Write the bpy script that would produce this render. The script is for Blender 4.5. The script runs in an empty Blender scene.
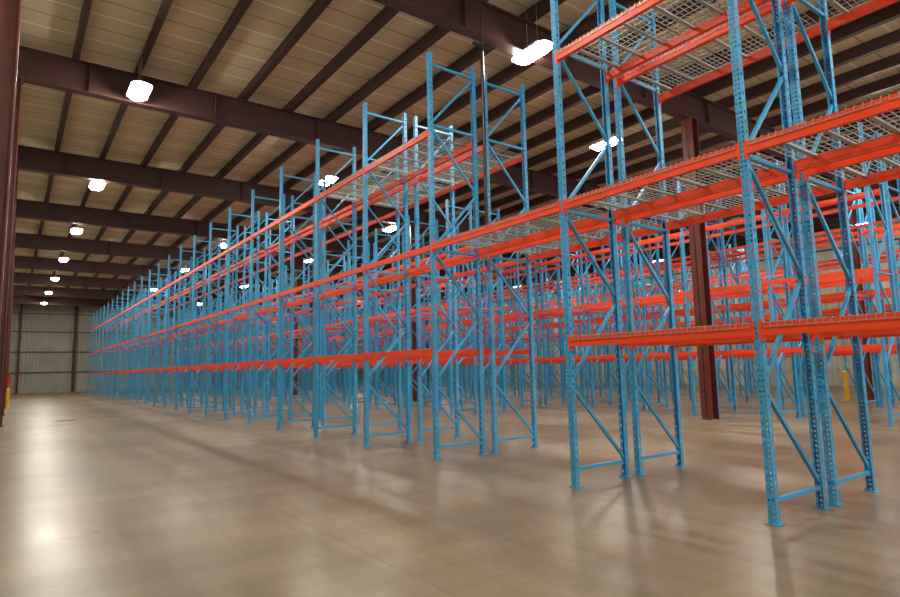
import bpy, math, random
from mathutils import Vector, Matrix
random.seed(4)
S=bpy.context.scene
S.view_settings.view_transform='Standard'
S.view_settings.look='None'
COL=S.collection

# ------------------------------------------------------------ materials
def mat(name):
    m=bpy.data.materials.new(name); m.use_nodes=True
    return m, m.node_tree, m.node_tree.nodes['Principled BSDF']
def noise(nt,scale,detail=4,vec=None,rough=.55):
    n=nt.nodes.new('ShaderNodeTexNoise'); n.inputs['Scale'].default_value=scale
    n.inputs['Detail'].default_value=detail; n.inputs['Roughness'].default_value=rough
    if vec is not None: nt.links.new(vec,n.inputs['Vector'])
    return n.outputs['Fac']
def ramp(nt,fac,stops):
    r=nt.nodes.new('ShaderNodeValToRGB'); nt.links.new(fac,r.inputs['Fac'])
    e=r.color_ramp.elements
    while len(e)<len(stops): e.new(.5)
    for i,(p,c) in enumerate(stops):
        e[i].position=p; e[i].color=(c[0],c[1],c[2],1)
    return r.outputs['Color']
def mixc(nt,f,a,b,mode='MIX'):
    m=nt.nodes.new('ShaderNodeMix'); m.data_type='RGBA'; m.blend_type=mode
    for i,v in ((0,f),(6,a),(7,b)):
        if hasattr(v,'is_output'): nt.links.new(v,m.inputs[i])
        elif i==0: m.inputs[i].default_value=v
        else: m.inputs[i].default_value=(v[0],v[1],v[2],1)
    return m.outputs[2]
def mth(nt,op,a,b=None):
    m=nt.nodes.new('ShaderNodeMath'); m.operation=op
    for i,v in ((0,a),(1,b)):
        if v is None: continue
        if hasattr(v,'is_output'): nt.links.new(v,m.inputs[i])
        else: m.inputs[i].default_value=v
    return m.outputs[0]
def pos(nt):
    return nt.nodes.new('ShaderNodeNewGeometry').outputs['Position']
def sep(nt,v):
    s=nt.nodes.new('ShaderNodeSeparateXYZ'); nt.links.new(v,s.inputs[0]); return s.outputs
def scalev(nt,v,sc,loc=(0,0,0),rot=(0,0,0)):
    m=nt.nodes.new('ShaderNodeMapping'); nt.links.new(v,m.inputs['Vector']); m.inputs['Scale'].default_value=sc
    m.inputs['Location'].default_value=loc; m.inputs['Rotation'].default_value=rot
    return m.outputs[0]
def paint(name,col,rough=.4,var=.18,metal=0):
    m,nt,b=mat(name)
    f=noise(nt,3.0,5,pos(nt))
    c=ramp(nt,f,[(.3,[x*(1-var) for x in col]),(.7,[min(1,x*(1+var)) for x in col])])
    nt.links.new(c,b.inputs['Base Color']); b.inputs['Roughness'].default_value=rough; b.inputs['Metallic'].default_value=metal
    return m
BLUE=paint('blue_upright_paint',(.040,.345,.66),.42,.10)
RED=paint('orange_red_beam_paint',(.90,.062,.007),.45,.06)
WIRE=paint('galvanised_wire',(.40,.40,.38),.4,.1,.3)
MAROON=paint('maroon_primer_steel',(.060,.021,.020),.5)
COLM=paint('column_red_oxide',(.13,.025,.016),.5)
PURL=paint('purlin_primer',(.055,.026,.023),.55)
YEL=paint('safety_yellow',(.75,.48,.03),.45)
REDX=paint('extinguisher_red',(.6,.02,.015),.35)
BLK=paint('black_pipe',(.012,.011,.012),.4)
WHT=paint('white_housing',(.7,.7,.68),.4)
GREY=paint('plate_grey',(.3,.3,.3),.5)

m,nt,b=mat('high_bay_lens'); b.inputs['Base Color'].default_value=(1,1,1,1)
b.inputs['Emission Color'].default_value=(1,.935,.80,1); b.inputs['Emission Strength'].default_value=205
LENS=m

m,nt,b=mat('polished_concrete'); P0=pos(nt)
P=scalev(nt,P0,(1,1,1),(13.37,7.71,3.37))
big=noise(nt,.22,4,P,.5)
mid=noise(nt,.9,5,P,.5)
soft=noise(nt,.5,2,P,.4)
fine=noise(nt,14,4,P,.6)
c=ramp(nt,big,[(.3,(.225,.165,.092)),(.5,(.315,.238,.138)),(.72,(.415,.322,.198))])
c2=ramp(nt,mid,[(.25,(.70,.67,.63)),(.72,(1.0,1.0,1.0))])
c=mixc(nt,.75,c,c2,'MULTIPLY')
for sc,rot,lo in (((2.2,.10,1),0,.66),((.12,2.4,1),0,.72),((3.4,.16,1),.5,.76)):
    st=noise(nt,1.0,4,scalev(nt,P0,sc,(3.3,5.7,2.37),(0,0,rot)),.6)
    st=ramp(nt,st,[(.32,(lo,lo*.97,lo*.93)),(.58,(1,1,1))])
    c=mixc(nt,.65,c,st,'MULTIPLY')
c3=ramp(nt,fine,[(.3,(.78,.78,.78)),(.65,(1.06,1.06,1.06))])
c=mixc(nt,.6,c,c3,'MULTIPLY')
s=sep(nt,P0)
def line(o,period,off,w):
    a=mth(nt,'ADD',o,off); a=mth(nt,'DIVIDE',a,period); a=mth(nt,'FRACT',a)
    a=mth(nt,'SUBTRACT',a,.5); a=mth(nt,'ABSOLUTE',a)
    return mth(nt,'LESS_THAN',a,w/period/2)
jl=mth(nt,'MAXIMUM',line(s[0],4.2,100.4,.015),line(s[1],3.7,100.0,.015))
c=mixc(nt,mth(nt,'MULTIPLY',jl,.45),c,(.08,.06,.04))
nt.links.new(c,b.inputs['Base Color'])
r=ramp(nt,soft,[(.2,(.27,.27,.27)),(.8,(.40,.40,.40))])
nt.links.new(r,b.inputs['Roughness'])
bp=nt.nodes.new('ShaderNodeBump'); bp.inputs['Strength'].default_value=.04; bp.inputs['Distance'].default_value=.02
nt.links.new(noise(nt,4,2,P),bp.inputs['Height']); nt.links.new(bp.outputs[0],b.inputs['Normal'])
FLOOR=m

m,nt,b=mat('roof_insulation'); P=pos(nt); s=sep(nt,P)
f=noise(nt,.8,5,scalev(nt,P,(1,1,1),(1.1,2.2,3.37)))
c=ramp(nt,f,[(.3,(.62,.51,.33)),(.7,(.76,.64,.43))])
a=line(s[1],1.24,100.0,.06); d=line(s[1],1.24,100.62,.05)
c=mixc(nt,mth(nt,'MULTIPLY',a,.8),c,(.95,.93,.86))
c=mixc(nt,mth(nt,'MULTIPLY',d,.7),c,(.27,.21,.14))
nt.links.new(c,b.inputs['Base Color']); b.inputs['Roughness'].default_value=.7
CEIL=m

m,nt,b=mat('corrugated_wall_sheet'); P=pos(nt); s=sep(nt,P)
f=noise(nt,.5,5,P)
c=ramp(nt,f,[(.3,(.38,.37,.31)),(.7,(.52,.51,.43))])
b.inputs['Roughness'].default_value=.5
nt.links.new(c,b.inputs['Base Color'])
WALL=m

# ------------------------------------------------------------ mesh builder
class MB:
    def __init__(s): s.v=[];s.f=[];s.m=[];s.mats=[]
    def mi(s,m):
        if m not in s.mats: s.mats.append(m)
        return s.mats.index(m)
    def quad(s,a,b,c,d,m):
        n=len(s.v); s.v+= [tuple(a),tuple(b),tuple(c),tuple(d)]; s.f.append((n,n+1,n+2,n+3)); s.m.append(s.mi(m))
    def box(s,x0,x1,y0,y1,z0,z1,m):
        n=len(s.v)
        s.v+=[(x0,y0,z0),(x1,y0,z0),(x1,y1,z0),(x0,y1,z0),(x0,y0,z1),(x1,y0,z1),(x1,y1,z1),(x0,y1,z1)]
        for f in ((0,3,2,1),(4,5,6,7),(0,1,5,4),(1,2,6,5),(2,3,7,6),(3,0,4,7)):
            s.f.append(tuple(n+i for i in f)); s.m.append(s.mi(m))
    def strut(s,p,q,w,t,m,side=(0,1,0)):
        p=Vector(p);q=Vector(q);d=(q-p).normalized();a=Vector(side);a=(a-d*a.dot(d)).normalized();c=d.cross(a)
        n=len(s.v)
        for o in (p,q):
            for i,j in ((-1,-1),(1,-1),(1,1),(-1,1)):
                s.v.append(tuple(o+a*(i*w/2)+c*(j*t/2)))
        for f in ((0,3,2,1),(4,5,6,7),(0,1,5,4),(1,2,6,5),(2,3,7,6),(3,0,4,7)):
            s.f.append(tuple(n+i for i in f)); s.m.append(s.mi(m))
    def tube(s,p,q,r,m,k=12,r2=None):
        p=Vector(p);q=Vector(q);d=(q-p).normalized();a=d.orthogonal().normalized();c=d.cross(a)
        if r2 is None:r2=r
        n=len(s.v)
        for o,rr in ((p,r),(q,r2)):
            for i in range(k):
                t=2*math.pi*i/k; s.v.append(tuple(o+a*(rr*math.cos(t))+c*(rr*math.sin(t))))
        for i in range(k):
            j=(i+1)%k; s.f.append((n+i,n+j,n+k+j,n+k+i)); s.m.append(s.mi(m))
        s.f.append(tuple(n+i for i in reversed(range(k)))); s.m.append(s.mi(m))
        s.f.append(tuple(n+k+i for i in range(k))); s.m.append(s.mi(m))
    def mesh(s,name):
        me=bpy.data.meshes.new(name); me.from_pydata(s.v,[],s.f)
        for m in s.mats: me.materials.append(m)
        me.polygons.foreach_set('material_index',s.m); me.update(); return me
def obj(name,me,loc=(0,0,0),parent=None):
    if isinstance(me,MB): me=me.mesh(name)
    o=bpy.data.objects.new(name,me); o.location=loc; COL.objects.link(o)
    if parent: o.parent=parent
    return o

# ------------------------------------------------------------ room shell
CH=9.58; Y0=-14.0; Y1=75.9; X0=-.62; X1=40.0
b_=MB(); b_.box(X0-.3,X1+.3,Y0-.3,Y1+.3,-.25,0,FLOOR); obj('floor',b_)
b_=MB(); b_.box(X0-.3,X1+.3,Y0-.3,Y1+.3,CH,CH+.2,CEIL); obj('ceiling',b_)
def wall(name,axis,c,a0,a1,sgn):
    w=MB()
    if axis=='y': w.box(a0-.3,a1+.3,min(c,c+.2*sgn),max(c,c+.2*sgn),0,CH,WALL)
    else: w.box(min(c,c+.2*sgn),max(c,c+.2*sgn),a0,a1,0,CH,WALL)
    t=a0; p=.3; dep=.04
    while t<a1-p:
        pts=[(t,0),(t+.05,dep),(t+.12,dep),(t+.17,0)]
        for (u,e),(v,g) in zip(pts[:-1],pts[1:]):
            e=c-sgn*e-sgn*.001; g=c-sgn*g-sgn*.001
            if axis=='y': w.quad((u,e,0),(v,g,0),(v,g,CH),(u,e,CH),WALL)
            else: w.quad((e,u,0),(g,v,0),(g,v,CH),(e,u,CH),WALL)
        t+=p
    for z in (2.1,4.2,6.3,8.2):
        if axis=='y': w.box(a0,a1,min(c-sgn*.05,c-sgn*.2),max(c-sgn*.05,c-sgn*.2),z,z+.07,PURL)
        else: w.box(min(c-sgn*.05,c-sgn*.2),max(c-sgn*.05,c-sgn*.2),a0,a1,z,z+.07,PURL)
    return obj(name,w)
wall('wall_far','y',Y1,X0,X1,1)
wall('wall_right','x',X1,Y0,Y1,1)
b_=MB(); b_.box(X0-.2,X0,Y0,Y1,0,CH,WALL); obj('wall_left',b_)

# roof girders + purlins
GB=8.46; GT=9.24
gy=[9.2+7.4*k for k in range(-3,9)]
g=MB()
g.box(X0,X1,-.012,.012,GB+.02,GT-.02,MAROON)
g.box(X0,X1,-.13,.13,GB,GB+.03,MAROON); g.box(X0,X1,-.13,.13,GT-.03,GT,MAROON)
x=1.2
while x<X1:
    g.box(x,x+.015,-.11,.11,GB+.03,GT-.03,MAROON); x+=3.0
gm=g.mesh('roof_girder')
for y in gy: obj('roof_girder',gm,(0,y,0))
p=MB(); x=X0+.15
while x<X1:
    p.box(x,x+.015,Y0,Y1,GT,CH,PURL)
    p.box(x-.07,x+.085,Y0,Y1,GT,GT+.03,PURL)
    x+=1.36
obj('roof_purlins',p)

# columns
def column(name,x,y,top=GB,w=.26,cm=COLM):
    c=MB(); h=w/2
    c.box(x-h,x-h+.02,y-h,y+h,0,top,cm); c.box(x+h-.02,x+h,y-h,y+h,0,top,cm)
    c.box(x-h,x+h,y-.01,y+.01,0,top,cm)
    c.box(x-h-.06,x+h+.06,y-h-.06,y+h+.06,0,.025,GREY)
    c.box(x-h-.03,x+h+.03,y-h-.03,y+h+.03,top-.03,top,cm)
    for i in (-1,1):
        for j in (-1,1): c.tube((x+i*(h+.03),y+j*(h+.03),.02),(x+i*(h+.03),y+j*(h+.03),.07),.015,GREY,8)
    return obj(name,c)
for i,y in enumerate(gy):
    if i%2==1:
        column('steel_column',15.35,y,w=.32)
        column('steel_column',26.0,y,w=.3)
    column('steel_column',-.28,y,w=.30)
column('steel_column',5.4,Y1-.45,top=CH,w=.3)
column('steel_column',.6,Y1-.45,top=CH,w=.2)
column('steel_column',20,Y1-.45,top=CH,w=.3)

# ------------------------------------------------------------ pallet racking
HT=7.27; D=1.07; PW=.078; PD=.07
def post(mb,x,sgn):
    h=PW/2; cuts=[-h,-h+.012,-h+.030,h-.030,h-.012,h]
    mb.quad((x,cuts[0],0),(x,cuts[1],0),(x,cuts[1],HT),(x,cuts[0],HT),BLUE)
    mb.quad((x,cuts[2],0),(x,cuts[3],0),(x,cuts[3],HT),(x,cuts[2],HT),BLUE)
    mb.quad((x,cuts[4],0),(x,cuts[5],0),(x,cuts[5],HT),(x,cuts[4],HT),BLUE)
    n=int(HT/.0508)
    for a,b2 in ((1,2),(3,4)):
        for i in range(n+1):
            z0=i*.0508-.015; z1=z0+.030
            z0=max(z0,0); z1=min(z1,HT)
            mb.quad((x,cuts[a],z0),(x,cuts[b2],z0),(x,cuts[b2],z1),(x,cuts[a],z1),BLUE)
    xs=[x,x+sgn*.022,x+sgn*.042,x+sgn*PD]
    for y in (-h,h):
        for a in (0,2):
            mb.quad((xs[a],y,0),(xs[a+1],y,0),(xs[a+1],y,HT),(xs[a],y,HT),BLUE)
        z=0
        while z<HT:
            mb.quad((xs[1],y,z),(xs[2],y,z),(xs[2],y,min(HT,z+.065)),(xs[1],y,min(HT,z+.065)),BLUE); z+=.1016
        yy=y*.62
        mb.quad((xs[3],y,0),(xs[3],yy,0),(xs[3],yy,HT),(xs[3],y,HT),BLUE)
    mb.box(min(x-.02*sgn,x+sgn*.11),max(x-.02*sgn,x+sgn*.11),-.065,.065,0,.012,BLUE)
    mb.tube((x+sgn*.09,.045,.012),(x+sgn*.09,.045,.045),.01,GREY,6)
fr=MB(); post(fr,0,1); post(fr,D,-1)
a,b2=.045,D-.045
zs=[.22,1.30,2.45,3.60,4.75,5.90,7.05]
for i,z in enumerate(zs):
    if i in (0,3,5,6): fr.strut((a,0,z),(b2,0,z),.04,.04,BLUE)
    if i<len(zs)-1:
        if i%2==0: fr.strut((b2,0,z+.04),(a,0,zs[i+1]-.04),.035,.038,BLUE)
        else: fr.strut((a,0,z+.04),(b2,0,zs[i+1]-.04),.035,.038,BLUE)
frame_me=fr.mesh('upright_frame')

LV=[1.78,3.60,5.70]   # beam underside heights
def bay(L,levels,decks,BH=.125):
    mb=MB(); y0=PW/2; y1=L-PW/2
    for z in levels:
        for x,s in ((0,1),(D,-1)):
            X=lambda t: x+s*t
            def bx(t0,t1,ya,yb,za,zb): mb.box(min(X(t0),X(t1)),max(X(t0),X(t1)),ya,yb,za,zb,RED)
            bx(-.004,.046,y0+.004,y1-.004,z,z+BH-.03)
            bx(-.004,.022,y0+.004,y1-.004,z+BH-.03,z+BH)
            for yy,e in ((y0,-1),(y1,1)):
                ya,yb=sorted((yy,yy-e*.006)); bx(-.006,.05,ya,yb,z-.05,z+BH+.03)
                ya,yb=sorted((yy-e*.006,yy+e*.020)); bx(-.007,-.001,ya,yb,z-.04,z+BH+.01)
        if z in decks:
            zt=z+BH+.004
            half=(y1-y0)/2
            for k in range(2):
                ya=y0+k*half+.03; yb=ya+half-.06
                n=int((yb-ya)/.064)
                for i in range(n+1):
                    y=ya+(yb-ya)*i/n
                    mb.box(-.008,D+.008,y-.003,y+.003,zt,zt+.006,WIRE)
                    mb.box(-.014,-.008,y-.003,y+.003,zt-.05,zt+.006,WIRE)
                    mb.box(D+.008,D+.014,y-.003,y+.003,zt-.05,zt+.006,WIRE)
                for i in range(10):
                    x=.03+i*(D-.06)/9
                    mb.box(x-.003,x+.003,ya,yb,zt-.006,zt,WIRE)
                mb.box(-.018,-.012,ya,yb,zt-.05,zt-.044,WIRE)
                for i in range(3):
                    y=ya+(yb-ya)*(i+.5)/3
                    mb.box(.03,D-.03,y-.022,y+.022,zt-.03,zt-.008,WIRE)
    return mb.mesh('beam_levels')
B=2.475
full=bay(B,LV,LV); topd=bay(B,LV,LV[2:],.105); open3=bay(B,LV,[],.105)
tun=bay(3.10,[LV[1]],[LV[1]])
def rack(x,ys,kinds):
    e=bpy.data.objects.new('pallet_rack',None); e.location=(x,ys[0],0); COL.objects.link(e)
    for i,y in enumerate(ys): obj('upright_frame_%d'%(i+1),frame_me,(0,y-ys[0],0),e)
    for i,k in enumerate(kinds):
        if k: obj('beam_levels_%d'%(i+1),k,(0,ys[i]-ys[0],0),e)
ysA=[5.43-3*B,5.43-2*B,5.43-B,5.43]; t=8.53
while t<65.5: ysA.append(t); t+=B
kA=[full,full,full,tun]+[topd]*2+[open3]*(len(ysA)-7)
XA=5.85; FL=.22
rack(XA,ysA,kA); rack(XA+D+FL,ysA,kA)
def ylist(a,b):
    r=[];t=a
    while t<b: r.append(t); t+=B
    return r
for x,ya in ((11.7,16.1),(16.4,5.4),(21.6,2.8),(28.0,2.8),(33.5,2.8)):
    ys=ylist(ya,65.5)
    ks=[open3]*(len(ys)-1)
    rack(x,ys,ks); rack(x+D+FL,ys,ks)

# ------------------------------------------------------------ light fixtures
LZ=8.45
lf=MB()
def rr(hx,hy,r,k=5):
    pts=[]
    for cx,cy,a0 in ((hx-r,hy-r,0),(-hx+r,hy-r,90),(-hx+r,-hy+r,180),(hx-r,-hy+r,270)):
        for i in range(k+1):
            t=math.radians(a0+90*i/k); pts.append((cx+r*math.cos(t),cy+r*math.sin(t)))
    return pts
def prism(mb,p0,z0,p1,z1,m,cap0=True,cap1=True):
    n=len(mb.v); k=len(p0)
    mb.v+=[(x,y,z0) for x,y in p0]+[(x,y,z1) for x,y in p1]
    for i in range(k):
        j=(i+1)%k; mb.f.append((n+i,n+j,n+k+j,n+k+i)); mb.m.append(mb.mi(m))
    if cap0: mb.f.append(tuple(n+i for i in reversed(range(k)))); mb.m.append(mb.mi(m))
    if cap1: mb.f.append(tuple(n+k+i for i in range(k))); mb.m.append(mb.mi(m))
prism(lf,rr(.16,.43,.13),-.08,rr(.21,.52,.16),0,LENS,cap1=False)
prism(lf,rr(.24,.56,.18),0,rr(.14,.40,.12),.10,WHT)
lf.box(-.08,.08,-.22,.22,.10,.18,WHT)
for y in (-.16,.16): lf.tube((0,y,.17),(0,y,CH-LZ-.012),.008,GREY,6)
lfm=lf.mesh('high_bay_light')
L=[(2.2,y) for y in (-10,-1.3,7.2,15.7,24.6,33,41.5,50,58.5,67)]
L+=[(9.0,y) for y in (-8,0,9.0,19.7,32.8,42,53)]
L+=[(14.75,y) for y in (-6,2.8,11.7,25,35,48,62)]
L+=[(22.2,y) for y in (-4,6.5,18,29,41,53,65)]
L+=[(28.5,y) for y in (-2,15,27,40,55)]
L+=[(35,y) for y in (2,12,24,38,52)]
for x,y in L: obj('high_bay_light',lfm,(x,y,LZ))

# ------------------------------------------------------------ small things
s=MB()
RX,RY=7.03,8.40
s.tube((RX,RY,3.95),(RX,RY,7.75),.034,BLK,12)
s.tube((RX,RY,3.92),(RX,RY,4.0),.048,BLK,12)
s.tube((RX-.2,RY,7.70),(RX+.2,RY,7.70),.035,BLK,12)
s.tube((RX,RY,7.7),(RX,RY,CH-.005),.02,BLK,8)
obj('hanging_drop_pipe',s)
def bollard(x,y,h=1.1):
    q=MB(); q.tube((x,y,0),(x,y,h),.09,YEL,16); q.tube((x,y,h),(x,y,h+.05),.09,YEL,16,r2=.03)
    q.tube((x,y,0),(x,y,.015),.16,YEL,16); obj('bollard',q)
bollard(-.05,39.9,1.0); bollard(15.35,16.0); bollard(25.4,15.2); bollard(26,9.9)
bollard(31.4,14)
q=MB(); xx,yy=-.05,38.55
q.tube((xx,yy,1.2),(xx,yy,1.62),.085,REDX,16); q.tube((xx,yy,1.62),(xx,yy,1.7),.085,REDX,16,r2=.03)
q.tube((xx,yy,1.7),(xx,yy,1.76),.02,BLK,8); q.box(xx-.01,xx+.01,yy-.1,yy+.03,1.76,1.79,BLK)
q.tube((xx+.02,yy-.05,1.74),(xx+.07,yy-.09,1.35),.012,BLK,8)
q.box(xx-.09,xx-.08,yy-.05,yy+.05,1.2,1.7,REDX)
obj('fire_extinguisher',q)

# ------------------------------------------------------------ world + camera
w=bpy.data.worlds.new('World'); S.world=w; w.use_nodes=True
w.node_tree.nodes['Background'].inputs[0].default_value=(1,.98,.95,1)
w.node_tree.nodes['Background'].inputs[1].default_value=1.8
cam=bpy.data.cameras.new('Camera'); co=bpy.data.objects.new('Camera',cam); COL.objects.link(co)
cam.lens=24; cam.sensor_width=36; cam.clip_end=300
Yc=Vector((-440,-80.5,-600)).normalized()
r=.022; tp=(80.5*math.cos(r)-440*math.sin(r))/600; pp=math.atan(tp)
Zc=Vector((-math.sin(r)*math.cos(pp),math.cos(r)*math.cos(pp),-math.sin(pp))).normalized()
Xc=Yc.cross(Zc).normalized()
R=Matrix((Xc,Yc,Zc)).to_4x4()
co.matrix_world=Matrix.Translation((0,0,1.52))@R
S.camera=co
